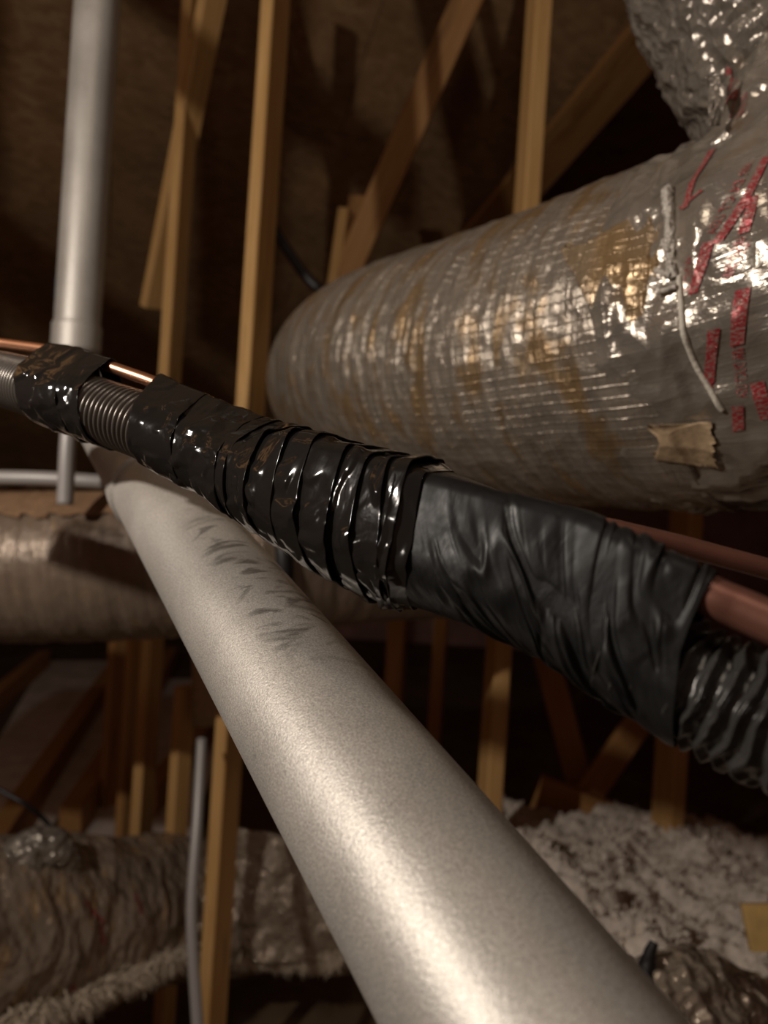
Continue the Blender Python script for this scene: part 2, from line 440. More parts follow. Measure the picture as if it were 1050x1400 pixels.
# ------------------------------------------------------------------ studs and braces
SG = 'upright studs of the roof trusses'
def stud(px, py, d, yaw, label, wd=.038, dp=.089, mt=None, ztop=None, zbot=None):
    q = P(px, py, d); zt = min(roof_z(q[0], q[1])-.03, ZT-.03) if ztop is None else ztop
    o = beam('stud', (q[0], q[1], FLOOR_Z if zbot is None else zbot), (q[0], q[1], zt), wd, dp, yaw, mt or M_PINE)
    return tag(o, label, 'stud', SG)
Y40 = math.radians(22)
stud(352, 400, 1.95, Y40, 'brightest pine stud, left of the big silver duct, its narrow edge lit yellow')
stud(722, 250, 2.05, math.radians(-8), 'pine stud rising behind the middle of the big silver duct', .046, .10)
stud(236, 450, 2.5, math.radians(14), 'pine stud just left of the brightest stud, behind the slanting brace')
stud(970, 200, 2.1, math.radians(-12), 'pine stud seen in the gap below the crumpled upper duct, at far right', .044, .10)
stud(541, 900, 2.7, math.radians(10), 'dim stud directly under the taped bundle, right of the silver pipe', .06, .09, M_PINE2, 1.35)
stud(600, 900, 3.6, math.radians(10), 'dim far stud between the two brighter orange studs under the big duct', .06, .09, M_PINE2, 1.3)
stud(184, 950, 3.0, math.radians(30), 'dim stud under the lower duct, left of the silver pipe, with a pale lit edge', .038, .089, M_PINE2, 1.25)
stud(157, 950, 3.9, math.radians(30), 'dark stud under the lower duct, leftmost of the row', .05, .089, M_PINE2, 1.2)
stud(252, 960, 2.3, math.radians(35), 'stud under the lower duct touching the left edge of the silver pipe', .038, .06, M_PINE, 1.12)

def brace(p0, p1, wd, dp, yaw, label, mt=None):
    o = beam('brace', p0, p1, wd, dp, yaw, mt or M_PINE2); return tag(o, label, 'brace')
brace(P(298, -40, 2.35), P(208, 420, 2.75), .038, .089, math.radians(30), 'slanting brace left of the brightest stud, leaning to the right at its top', M_PINE)
brace(P(665, -60, 2.9), P(462, 400, 3.4), .12, .045, math.radians(-5), 'broad slanting brace running from top centre down to the big silver duct')
brace(P(472, 285, 3.3), P(452, 420, 3.4), .05, .045, math.radians(20), 'short pale stud at the foot of the broad slanting brace', M_PINE)
brace(P(492, 270, 3.5), P(476, 470, 3.5), .10, .045, math.radians(0), 'short dark upright beneath the broad slanting brace')
brace(va + (va-vb)*.5 - NR*.05, vb + (vb-va)*.6 - NR*.05, .30, .038, math.radians(-30), 'wide valley board between the roof sheathing and the dark void')
brace(P(742, 880, 2.6), P(800, 1100, 2.6), .085, .04, 0., 'dim brace under the bundle sloping down to the right')
brace(P(892, 960, 2.5), P(795, 1100, 2.5), .085, .04, 0., 'dim brace under the ribbed conduit sloping down to the left')
brace(P(735, 1085, 2.45), P(905, 1150, 2.45), .12, .05, 0., 'low timber chord lying behind the heap of loose insulation')
# joists on the floor, left
jl = []
for i, (a, b) in enumerate((((-20, 1190), (150, 930)), ((95, 1135), (235, 900)), ((-60, 1010), (60, 905)), ((200, 1105), (330, 950)))):
    def fl(px, py, h=.06):
        v = P(px, py, 1.)-CAM; t = (FLOOR_Z+h-CAM[2])/v[2]; return CAM+v*t
    p0, p1 = fl(*a), fl(*b)
    o = beam('joist', p0, p1, .22, .10, 0., M_PINE2)
    tag(o, ['floor joist nearest the left edge of the picture', 'wide floor joist crossing behind the foil bundle at lower left', 'farthest floor joist, in the dark at the left edge', 'floor joist half hidden behind the dim studs'][i], 'joist')
    jl.append(o)
# pale ceiling board between the joists
for i, q in enumerate((((-80, 1150), (60, 1150), (210, 905), (60, 905)), ((110, 1150), (260, 1150), (330, 930), (215, 930)))):
    pts = [fl(*c, h=.004) for c in q]
    V = np.array(pts + [p+np.array([0, 0, .012]) for p in pts])
    o = put('ceiling_board', V, [[3, 2, 1, 0], [4, 5, 6, 7], [0, 1, 5, 4], [1, 2, 6, 5], [2, 3, 7, 6], [3, 0, 4, 7]], M_DRY, floor, None, False)

# ------------------------------------------------------------------ big insulated duct (right)
def duct_disp(amp, fs, ft, cr=0., crs=20., R=.2, ridge=0.):
    def f(S, T):
        x, y = np.cos(T)*R, np.sin(T)*R
        d = amp*(fbm(S*fs, x*ft, y*ft, 4)-.5)*2
        if ridge: d = d + ridge*(np.abs(fbm(S*fs*2.2+5, x*ft*.7, y*ft*.7, 3)-.5)*-4+.5)
        if cr:
            # seamless in angle: two-sided blend of the crumple field
            g = lambda t: worley2(S*crs, t*R*crs, 3)
            wgt = np.clip((T-5.5)/.78, 0, 1); f1, f2 = g(T); h1, h2 = g(T-2*math.pi)
            d = d + cr*((f1*(1-wgt)+h1*wgt)-.45)
        return d
    return f
duct = thing('insulated_duct', 'big silver insulated duct across the right half, red print at its right end', 'duct', P(750, 497, 1.04))
main_pts = [P(500, 500, 2.6), P(488, 510, 2.2), P(478, 520, 1.86), P(500, 515, 1.6), P(560, 507, 1.37), P(650, 502, 1.19), P(750, 494, 1.04), P(850, 478, .94), P(950, 462, .86), P(1010, 452, .825)]
main = Tube(main_pts, [.185, .19, .195, .2, .2, .2, .2, .2, .2, .2], 420, 260, duct_disp(.0045, 46, 7, .0, 1, .2, .0035))
main.mesh('duct_jacket', M_FOIL, duct)
SM = main.s_u[-1]
pr_pts = [P(925, 466, .88), P(1000, 452, .83), P(1080, 430, .79), P(1180, 400, .76), P(1300, 370, .74), P(1600, 330, .76)]
pr = Tube(pr_pts, [.2, .206, .226, .25, .26, .26], 300, 260, duct_disp(.007, 16, 9, .010, 17, .22, .005))
pr.mesh('printed_jacket', M_FOIL_PR, duct)
up_pts = [P(1020, -620, .83), P(1068, -260, .83), P(1102, -60, .83), P(1158, 90, .84), P(1225, 220, .86), P(1290, 330, .9)]
upd = Tube(up_pts, [.215, .215, .2, .176, .155, .14], 300, 260, duct_disp(.006, 20, 12, .008, 46, .2, .008), up=(1, 0, 0))
upd.mesh('branch_jacket', M_FOIL_CR, duct)
# torn seam edge and the cord drawn round the joint
def ring_path(tube, s_of_t, lift, t0, t1, n):
    t = np.linspace(t0, t1, n); return tube.at(s_of_t(t), t, lift)
def tube_along(name, pts, r, mt, parent=None, ns=120, nt=12, disp=None):
    t = Tube(pts, r, ns, nt, disp); return t.mesh(name, mt, parent)
def find_theta(tube, s, px_target):   # angle whose projection falls nearest a pixel
    T = np.linspace(0, 2*math.pi, 721); V = tube.at(np.full_like(T, s), T) - CAM
    z = V@EZ; px = 525+F*(V@EX)/z; py = 700-F*(V@EY)/z
    d = np.hypot(px-px_target[0], py-px_target[1]) + (z > np.median(z))*500
    return T[np.argmin(d)]
def locate(tube, px, py, ns=160, nt=361):   # (s, theta) on the near side of a tube seen at a pixel
    SS, TH = np.meshgrid(np.linspace(0, tube.s_u[-1], ns), np.linspace(0, 2*math.pi, nt), indexing='ij')
    V = tube.at(SS, TH)-CAM; z = V@EZ; x = 525+F*(V@EX)/z; y = 700-F*(V@EY)/z
    d = np.hypot(x-px, y-py) + z*60; i = np.argmin(d); return SS.ravel()[i], TH.ravel()[i]
def surf_path(tube, pix, lift):
    st = np.array([locate(tube, *p) for p in pix]); st[:, 1] = np.unwrap(st[:, 1])
    st = catmull(np.c_[st, st[:, :1]*0], 60); return tube.at(st[:, 0], st[:, 1], lift), st
seam_px = [(918, 262), (915, 320), (920, 370), (930, 400), (936, 440), (950, 490), (972, 545)]
# the printed sleeve starts at the seam: puckered lip
lip, st = surf_path(pr, [(916, 262), (914, 300), (917, 350), (925, 385)], .0015)
tube_along('seam_lip', lip[::3], .0042, M_LIP, duct, 260, 18, lambda S, T: .0060*(fbm(S*240, np.cos(T)*2, np.sin(T)*2, 3)-.4))
crd, st = surf_path(pr, [(926, 375), (932, 410), (937, 445), (950, 490), (968, 530), (990, 568)], .001)
tube_along('seam_cord', crd[::3], .0026, M_CORD, duct, 120, 12, lambda S, T: .0008*(fbm(S*300, np.cos(T), np.sin(T), 2)-.5))
# strips of film standing off the joint
for i, pp in enumerate((((900, 372), (922, 380)), ((903, 400), (930, 395)), ((908, 330), (918, 352)))):
    l_, _ = surf_path(pr, pp, .006)
    tube_along('film_shred', l_[::8], .0022, M_LIP, duct, 40, 8, lambda S, T: .002*(fbm(S*300, np.cos(T), np.sin(T), 2)-.4))
# drooping flap at the corner
def quadpatch(name, corners, mt, parent, n=24, amp=.006, fr=60, thick=.0006):
    a, b, c, d = (np.asarray(v) for v in corners); u, v = np.meshgrid(np.linspace(0, 1, n), np.linspace(0, 1, n), indexing='ij')
    u, v = u[..., None], v[..., None]; Pp = (a*(1-u)+b*u)*(1-v) + (d*(1-u)+c*u)*v
    nn = np.cross(b-a, d-a); nn /= np.linalg.norm(nn)
    Pp = Pp.reshape(-1, 3); Pp = Pp + nn*((fbm(Pp[:, 0]*fr, Pp[:, 1]*fr, Pp[:, 2]*fr, 3)-.5)*2*amp)[:, None]
    V = np.vstack([Pp, Pp+nn*thick]); m_ = n*n; Fq = []
    for i in range(n-1):
        for j in range(n-1):
            q = i*n+j; Fq.append([q, q+n, q+n+1, q+1]); Fq.append([m_+q, m_+q+1, m_+q+n+1, m_+q+n])
    for i in range(n-1):
        Fq += [[i, i+1, m_+i+1, m_+i], [(n-1)*n+i+1, (n-1)*n+i, m_+(n-1)*n+i, m_+(n-1)*n+i+1],
               [(i+1)*n, i*n, m_+i*n, m_+(i+1)*n], [i*n+n-1, (i+1)*n+n-1, m_+(i+1)*n+n-1, m_+i*n+n-1]]
    uv = np.stack([u[..., 0].ravel()*np.linalg.norm(b-a), v[..., 0].ravel()*np.linalg.norm(d-a)], 1); uv = np.vstack([uv, uv])
    return put(name, V, Fq, mt, parent, uv)
quadpatch('film_flap', (P(966, 108, .72), P(1000, 100, .71), P(985, 170, .70), P(970, 174, .70)), M_FOIL_CR, duct, 26, .008, 50)
# gathered film between the branch and the main run
gath = Tube([P(1150, 90, .78), P(1062, 180, .74), P(1010, 235, .74), P(985, 300, .77)], [.06, .075, .05, .03], 160, 90, duct_disp(.010, 14, 30, .008, 30, .06, .008))
gath.mesh('gathered_film', M_FOIL_PR, duct)

# red printing: solid bars and rows of lettering wrapped onto the sleeve
def text_pts(s):
    cu = bpy.data.curves.new('t', 'FONT'); cu.body = s; cu.size = 1; cu.resolution_u = 2
    o = bpy.data.objects.new('t', cu); C.objects.link(o); dg = bpy.context.evaluated_depsgraph_get(); dg.update()
    me = bpy.data.meshes.new_from_object(o.evaluated_get(dg)); V = np.array([v.co[:] for v in me.vertices]); Fq = [list(p.vertices) for p in me.polygons]
    bpy.data.objects.remove(o); bpy.data.curves.remove(cu); bpy.data.meshes.remove(me); return V, Fq
TXT = text_pts('AIR DUCT USA')
def strip_frame(tube, p0, p1):
    (s0, t0), (s1, t1) = locate(tube, *p0), locate(tube, *p1)
    if abs(t1-t0) > math.pi: t1 += 2*math.pi*(1 if t1 < t0 else -1)
    return s0, t0, s1, t1
def red_bar(tube, p0, p1, wid, parent, name='red_bar', off=0.):
    s0, t0, s1, t1 = strip_frame(tube, p0, p1); r = float(tube.r.mean())
    a = np.array([s0, t0*r]); b = np.array([s1, t1*r]); L = np.linalg.norm(b-a); e = (b-a)/L; n = np.array([-e[1], e[0]])
    nl = max(8, int(L/.003)); nw = 6
    q, v = np.meshgrid(np.linspace(0, L, nl), np.linspace(-wid/2, wid/2, nw)+off, indexing='ij')
    st_ = a + q.ravel()[:, None]*e + v.ravel()[:, None]*n
    V = tube.at(st_[:, 0], st_[:, 1]/r, .0014)
    Fq = [[i*nw+j, i*nw+j+1, (i+1)*nw+j+1, (i+1)*nw+j] for i in range(nl-1) for j in range(nw-1)]
    return put(name, V, Fq, M_RED, parent, st_)
def red_text(tube, p0, p1, hgt, parent, off=0., flip=False):
    s0, t0, s1, t1 = strip_frame(tube, p0, p1); r = float(tube.r.mean())
    a = np.array([s0, t0*r]); b = np.array([s1, t1*r]); L = np.linalg.norm(b-a); e = (b-a)/L; n = np.array([-e[1], e[0]])
    V0, Fq = TXT; wv = V0[:, 0].max()
    st_ = a + (V0[:, :1]/wv*L)*e + (V0[:, 1:2]*hgt/.7 + off)*n*(-1 if flip else 1)
    return put('red_lettering', tube.at(st_[:, 0], st_[:, 1]/r, .0016), Fq, M_RED, parent, st_, False)
PRS = [((1048, 215), (985, 330), .010), ((975, 205), (938, 285), .009), ((966, 330), (947, 400), .011), ((1017, 393), (1007, 470), .012),
       ((972, 450), (968, 525), .011), ((1003, 555), (1010, 590), .011), ((1040, 520), (1047, 575), .012), ((1035, 270), (1022, 320), .010), ((930, 285), (965, 262), .008)]
for i, (a, b, wd) in enumerate(PRS):
    red_bar(pr, a, b, wd*.45, duct)
for i, (a, b, o_) in enumerate([((1048, 215), (1000, 315), .007), ((1033, 320), (1008, 370), .002), ((1040, 325), (1018, 378), .004), ((1024, 435), (1020, 488), .002), ((1005, 480), (1012, 545), -.002), ((985, 450), (982, 528), .001), ((960, 345), (955, 395), .004)]):
    red_text(pr, a, b, .0045, duct, o_)
red_bar(upd, (1000, 95), (1003, 125), .008, duct); red_text(gath, (996, 165), (1004, 135), .006, duct); red_text(gath, (1006, 165), (1014, 135), .006, duct)
red_bar(gath, (1010, 130), (990, 145), .007, duct)
# a piece of jacket laid over a tube between two arc lengths and two angles, with ragged edges
def tube_patch(name, tube, corners, lift, mt, parent, n=40, rag=.012, amp=.003, seed=1):
    c = np.array([locate(tube, *p) for p in corners], float)
    c[:, 1] = np.unwrap(c[:, 1])
    u, v = np.meshgrid(np.linspace(0, 1, n), np.linspace(0, 1, n), indexing='ij'); u, v = u.ravel()[:, None], v.ravel()[:, None]
    st_ = (c[0]*(1-u)+c[1]*u)*(1-v) + (c[3]*(1-u)+c[2]*u)*v; r = float(tube.r.mean())
    e = np.minimum(np.minimum(u, 1-u), np.minimum(v, 1-v))[:, 0] < .02
    j = (fbm(st_[:, 0]*60, st_[:, 1]*r*60, st_[:, 0]*0+seed, 3)-.5)*rag*4*e
    st_ = st_ + np.stack([j, j/r], 1)*.5
    L = lift + amp*(fbm(st_[:, 0]*40, st_[:, 1]*r*12, st_[:, 0]*0+seed, 4)-.3)*2*(~e) - .0
    V = tube.at(st_[:, 0], st_[:, 1], L); V2 = tube.at(st_[:, 0], st_[:, 1], L-.0012)
    Fq = []
    for i in range(n-1):
        for k_ in range(n-1):
            q = i*n+k_; Fq += [[q, q+1, q+n+1, q+n], [n*n+q, n*n+q+n, n*n+q+n+1, n*n+q+1]]
    for i in range(n-1):
        for a_, b_ in ((i, i+1), ((n-1)*n+i+1, (n-1)*n+i), ((i+1)*n, i*n), (i*n+n-1, (i+1)*n+n-1)): Fq.append([a_, b_, n*n+b_, n*n+a_])
    st_[:, 1] *= r
    return put(name, np.vstack([V, V2]), Fq, mt, parent, np.vstack([st_, st_]))
tube_patch('fibre_patch', main, ((775, 345), (912, 275), (925, 420), (840, 455)), .0012, M_FOIL_TAN, duct, 70, .02, .004, 9)['label'] = 'tan fibre showing through the film'
tube_patch('paper_facing', pr, ((908, 585), (955, 570), (985, 640), (893, 625)), .004, M_GOLD, duct, seed=3)['label'] = 'tan paper facing showing through the torn film'

# ------------------------------------------------------------------ the painted vent pipe
flue = thing('vent_pipe', 'silver painted round vent pipe from lower right, turning straight up at left', 'pipe', P(245, 718, .70))
near, cpl = axis_at(.12), axis_at(.78)
t_ = Tube([near, (near+cpl)/2, cpl], RP, 60, 160, None, (0, 0, -1)); t_.mesh('sloping_pipe', M_PIPE, flue)
t_ = Tube([cpl - dv*.004, cpl + dv*.004], RP-.0015, 4, 96); t_.mesh('joint_gap', M_BLACK, flue)
q1 = axis_at(1.30); vert = P(106, 440, 1.50); vtop = np.array([vert[0], vert[1], roof_z(vert[0], vert[1])-.02]) 
vlow = np.array([vert[0], vert[1], P(100, 500, 1.5)[2]])
t_ = Tube([cpl + dv*.003, cpl + dv*.05, cpl+dv*.06], [RP+.0035, RP+.0035, RP+.001], 30, 96); t_.mesh('coupling', M_PIPE2, flue)
t_ = Tube([cpl + dv*.05, (cpl+q1)/2, q1], RP, 40, 96); t_.mesh('inner_pipe', M_PIPE2, flue)
el = [q1 - dv*.01, q1 + dv*.03, q1*.4 + vlow*.6 + np.array([0, 0, -.012]), vlow, vlow+np.array([0, 0, .05])]
t_ = Tube(el, RP+.002, 60, 96); t_.mesh('elbow', M_PIPE2, flue)
z_j = P(103, 444, 1.5)[2]
up = lambda z: np.array([vert[0], vert[1], z])
t_ = Tube([up(vlow[2]+.03), up(z_j-.002)], RP+.0035, 20, 96, None, (1, 0, 0)); t_.mesh('pipe_collar', M_PIPE2, flue)
t_ = Tube([up(z_j-.01), up(z_j+.2), vtop], RP, 60, 96, None, (1, 0, 0)); t_.mesh('vertical_pipe', M_PIPE2, flue)
# small sticker on the vertical pipe's left edge
def pipe_patch(name, z0, z1, a0, a1, mt):
    n = 8; V = []; 
    for z in (z0, z1):
        for k_ in range(n):
            a = a0+(a1-a0)*k_/(n-1)
            for rr in (RP+.0003, RP+.0009): V.append([vert[0]+rr*math.sin(a)*-1, vert[1]-rr*math.cos(a), z])
    Fq = []
    for k_ in range(n-1):
        a = 2*k_; b = 2*n+2*k_; Fq += [[a+1, a+3, b+3, b+1], [a, b, b+2, a+2], [a, a+2, a+3, a+1], [b, b+1, b+3, b+2]]
    return put(name, V, Fq, mt, flue)
zs = lambda y: P(82, y, 1.45)[2]
pipe_patch('sticker', zs(403), zs(374), 1.0, 1.9, M_BLUE); pipe_patch('sticker_red_stripe', zs(409), zs(403), 1.0, 1.9, M_RED)

# ------------------------------------------------------------------ lower duct, conduits, strap
low = thing('lower_duct', 'brownish silver insulated duct crossing level behind the silver pipe', 'duct', P(250, 775, 1.52))
lt = Tube([P(-420, 770, 1.62), P(-150, 772, 1.56), P(100, 770, 1.52), P(300, 764, 1.54), P(480, 756, 1.66), P(680, 755, 1.95), P(900, 760, 2.5)], [.16, .16, .158, .158, .160, .17, .18], 420, 200, duct_disp(.0045, 34, 6, 0, 22, .16, .003))
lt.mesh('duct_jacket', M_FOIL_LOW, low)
tube_patch('brown_strip', lt, ((-60, 672), (400, 672), (400, 702), (-60, 704)), .006, M_BROWN, low, 60, .02, .002, 6)  # ragged brown strip along the top of the duct
sb, _s = surf_path(lt, [(388, 700), (386, 740), (384, 790), (378, 840)], .004)
tw = Tube(sb[::10], .017, 40, 20); o = tw.mesh('strap', M_BLACK); tag(o, 'black strap hanging over the lower duct between the silver pipe and the taped bundle', 'strap')
tg = Tube([P(-60, 652, 1.42), P(60, 654, 1.42), P(160, 660, 1.44), P(300, 668, 1.5)], .014, 60, 32)
o = tg.mesh('conduit', M_GREYCON); tag(o, 'level grey conduit lying above the lower duct at the left', 'conduit')
tg = Tube([P(104, 500, 1.36), P(94, 590, 1.33), P(89, 690, 1.33)], .0145, 40, 32)
o = tg.mesh('conduit', M_GREYCON); tag(o, 'short upright grey conduit dropping to the lower duct below the taped bundle', 'conduit')
tg = Tube([P(276, 1010, 1.8), P(270, 1120, 1.7), P(262, 1250, 1.62), P(270, 1400, 1.55), P(274, 1500, 1.5)], .0125, 60, 32)
o = tg.mesh('conduit', M_GREYCON); tag(o, 'thin upright grey conduit beside the lower stud, left of the silver pipe', 'conduit')
def cable(pts, r, label, mt=M_BLACK):
    o = Tube(pts, r, 60, 16).mesh('cable', mt); return tag(o, label, 'cable')
cable([P(374, 312, 2.3), P(395, 345, 2.3), P(425, 385, 2.3), P(466, 416, 2.3)], .016, 'thick black cable hanging above the left end of the big silver duct')
cable([P(-80, 1030, 1.9), P(0, 1080, 1.9), P(35, 1100, 1.9), P(62, 1122, 1.95), P(85, 1150, 2.0)], .006, 'thin black cable crossing above the foil bundle at lower left')
# pale card fixed between two studs
o = quadpatch('paper_card', (P(262, 870, 2.262), P(330, 870, 2.262), P(330, 992, 2.262), P(262, 994, 2.262)), M_GOLD, None, 6, .001, 5, .004)
tag(o, 'pale card tacked between the studs beside the silver pipe', 'card')

# ------------------------------------------------------------------ crumpled duct at lower left
old = thing('crumpled_duct', 'dusty crumpled foil duct bundle at the lower left corner', 'duct', P(120, 1380, 1.5))
ot = Tube([P(-260, 1300, 1.5), P(-60, 1285, 1.7), P(90, 1262, 1.95), P(240, 1240, 2.22), P(370, 1240, 2.3), P(480, 1245, 2.32)], [.20, .215, .212, .195, .175, .165], 420, 280, duct_disp(.016, 7, 9, .016, 13, .2, .012))
ot.mesh('duct_jacket', M_FOIL_OLD, old)
for a_, b_, w_ in (((118, 1232), (140, 1262), .010), ((138, 1262), (142, 1290), .012), ((185, 1222), (192, 1250), .009), ((98, 1350), (104, 1378), .012)):
    red_bar(ot, a_, b_, w_, old)
hump = Tube([P(-5, 1205, 1.72), P(35, 1165, 1.76), P(70, 1160, 1.80), P(100, 1185, 1.84)], [.02, .045, .045, .02], 90, 70, duct_disp(.010, 20, 30, .012, 34, .04, .006))
hump.mesh('foil_hump', M_FOIL_CR, old)
def shreds(name, anchors, n, ln, wd, mt, parent, dirv=(0, 0, -1), spread=.6):
    V = []; Fq = []
    for k_ in range(n):
        a = anchors[RNG.randint(len(anchors)-1)]; j = RNG.rand(); i = RNG.randint(len(anchors)-1)
        p = anchors[i]*(1-j)+anchors[i+1]*j + RNG.randn(3)*.010
        d = np.array(dirv, float)+RNG.randn(3)*spread; d /= np.linalg.norm(d); s = np.cross(d, RNG.randn(3)); s /= np.linalg.norm(s)
        L = ln*RNG.uniform(.4, 1.2); W = wd*RNG.uniform(.4, 1.1); n3 = np.cross(d, s)
        b = len(V); V += [p-s*W, p+s*W, p+n3*W*.8, p+d*L+s*RNG.randn()*W]; Fq += [[b, b+1, b+3], [b+1, b+2, b+3], [b+2, b, b+3], [b, b+2, b+1]]
    o = put(name, V, Fq, mt, parent, None, False); o['kind'] = 'stuff'; return o
shreds('insulation_fringe', list(surf_path(ot, [(2, 1392), (60, 1378), (130, 1352), (200, 1325), (255, 1300)], .004)[0]), 9000, .040, .0034, M_FIBRE, old, (.1, 0, -1), .8)
shreds('insulation_fringe', list(surf_path(ot, [(335, 1300), (400, 1308), (460, 1305)], .004)[0]), 2500, .035, .003, M_FIBRE, old, (.1, 0, -1), .8)
sh = quadpatch('film_drape', (P(322, 1130, 2.10), P(450, 1160, 2.12), P(470, 1318, 2.14), P(330, 1312, 2.08)), M_FOIL_BIT, old, 90, .035, 12)

# ------------------------------------------------------------------ loose fill heap at lower right
gx, gy = np.meshgrid(np.linspace(.12, 1.7, 260), np.linspace(.85, 3.0, 300), indexing='ij')
def sst(a, b, x): t = np.clip((x-a)/(b-a), 0, 1); return t*t*(3-2*t)
hz = .86*sst(.12, .42, gx)*sst(.85, 1.15, gy)*(1-sst(2.3, 2.95, gy))*(1-.9*sst(1.1, 1.6, gx))
hz = hz*(1 - .16*sst(1.5, 2.4, gy)) + .02
z = hz + (fbm(gx*7, gy*7, gx*0, 4)-.5)*.16*sst(0, .2, hz) + (fbm(gx*26, gy*26, gx*0, 5)-.5)*.055 - (worley2(gx*12+.8*fbm(gx*30,gy*30,gx*0,2), gy*12, 2)[0]**2-.2)*.035
z = np.maximum(z, .004)
V = np.stack([gx.ravel(), gy.ravel(), z.ravel()+FLOOR_Z], 1)
i, j = np.meshgrid(np.arange(259), np.arange(299), indexing='ij'); a = (i*300+j).ravel()
heap = put('loose_insulation', V, np.stack([a, a+300, a+301, a+1], 1), M_LOOSE)
tag(heap, 'fluffy pale loose-fill insulation heaped at the lower right', 'insulation', kind='stuff')
idx = RNG.choice(len(V), 26000, replace=False); tuV = []; tuF = []
for q in V[idx]:
    if q[2] < FLOOR_Z+.08: continue
    r_ = RNG.uniform(.0015, .0055); b = len(tuV)
    for k_ in range(5): tuV.append(q + RNG.randn(3)*r_ + np.array([0, 0, r_*.6]))
    tuF += [[b, b+1, b+2], [b, b+2, b+3], [b, b+3, b+4], [b, b+4, b+1], [b+1, b+3, b+2], [b+1, b+4, b+3]]
o = link('insulation_tufts', mesh_np('insulation_tufts', tuV, tuF, M_LOOSE, None, False, orig(heap)), heap); o['kind'] = 'stuff'
fw = Tube([P(820, 1460, 1.0), P(920, 1395, 1.05), P(985, 1400, 1.12), P(1080, 1420, 1.2)], [.06, .085, .075, .07], 200, 140, duct_disp(.012, 20, 24, .012, 46, .08, .010))
o = fw.mesh('crumpled_foil', M_FOIL_BIT); tag(o, 'shiny crumpled foil showing at the foot of the insulation heap, bottom right', 'foil')
o = Tube([P(894, 1288, 1.05), P(886, 1312, 1.04), P(880, 1345, 1.02)], [.006, .011, .012], 30, 16, lambda S, T: .004*(fbm(S*100, np.cos(T), np.sin(T), 3)-.5)).mesh('plastic_scrap', M_BLACK)
tag(o, 'small black plastic scrap by the right edge of the silver pipe', 'scrap')
o = beam('wood_offcut', P(1033, 1235, 1.35), P(1046, 1300, 1.32), .05, .03, .2, M_YELLOW); tag(o, 'yellow wood offcut sticking out of the insulation at the right edge', 'offcut')

# ------------------------------------------------------------------ the taped pipe bundle
bun = thing('pipe_bundle', 'copper pipes and ribbed black conduit bound together in glossy black tape, crossing the picture', 'pipe bundle', P(525, 742, .385))
BX = [-420, -120, -60, 0, 60, 100, 150, 200, 250, 300, 350, 400, 460, 525, 600, 660, 720, 783, 831, 880, 950, 1050, 1130, 1330]
BY = [500, 506, 510, 517, 534, 547, 566, 583, 606, 630, 657, 684, 714, 742, 763, 781, 803, 830, 858, 893, 935, 985, 1012, 1095]
BD = [.92, .70, .67, .64, .585, .56, .54, .52, .50, .48, .455, .43, .405, .385, .365, .35, .337, .325, .314, .303, .29, .274, .262, .232]
KX = [-420, -120, -60, 0, 60, 110, 150, 205, 254, 300, 400, 525, 600, 650, 700, 740, 831, 928, 1050, 1130, 1330]
KY = [458, 462, 462, 469, 477, 489, 501, 520, 540, 562, 597, 638, 666, 684, 700, 713, 722, 745, 778, 802, 865]
KD = [.91, .69, .66, .64, .60, .565, .55, .53, .51, .5, .46, .41, .385, .37, .355, .35, .348, .345, .34, .335, .32]
px = np.linspace(-390, 1300, 1240)
ctl = lambda xs, ys: np.interp(px, xs, np.convolve(np.r_[ys], [1], 'same'))
def smooth(a, k_=25):
    p_ = np.pad(a, k_, mode='reflect', reflect_type='odd'); ker = np.hanning(2*k_+1); ker /= ker.sum(); return np.convolve(p_, ker, 'valid')
by, bd_ = smooth(ctl(BX, BY), 18), smooth(ctl(BX, BD), 18)
ky, kd = smooth(ctl(KX, KY), 12), smooth(ctl(KX, KD), 12)
BC = np.array([P(a, b, c) for a, b, c in zip(px, by, bd_)]); KC = np.array([P(a, b, c) for a, b, c in zip(px, ky, kd)])
BT = np.gradient(BC, axis=0); BT /= np.linalg.norm(BT, axis=1)[:, None]
upv = np.array([0, 0, 1.]); BN = upv - (BT@upv)[:, None]*BT; BN /= np.linalg.norm(BN, axis=1)[:, None]; BB = np.cross(BT, BN)
BS = arclen(BC); pxs = lambda x: np.interp(x, px, BS)
RC = .0225
# offsets of the two copper pipes in the section plane
off = KC-BC; kn, kb = (off*BN).sum(1), (off*BB).sum(1)
wf = sst(270, 420, px); hi = sst(640, 900, px); fn = (.031+.0050*hi)*wf; fb = (.010+.002*hi)*wf
FCu = BC + BN*fn[:, None] + BB*fb[:, None]
wk = 1-sst(700, 752, px)
phi = np.linspace(0, 2*math.pi, 181)[:-1]; th = np.linspace(0, 2*math.pi, 145)
hsup = np.maximum(RC+.0022 + 0*phi[None], (fn[:, None]*np.cos(phi)+fb[:, None]*np.sin(phi)) + .0082)
kk = (kn[:, None]*np.cos(phi)+kb[:, None]*np.sin(phi)) + .0058
hsup = np.where(wk[:, None] > 0, np.maximum(hsup, kk*wk[:, None] + hsup*(1-wk[:, None])), hsup)
c_ = np.cos(th[None, :, None]-phi[None, None, :])
RT = np.empty((len(px), len(th)))
for i0 in range(0, len(px), 100):
    h = hsup[i0:i0+100, None, :]; q = np.where(c_ > .08, h/np.maximum(c_, .08), 9.); RT[i0:i0+100] = q.min(2)
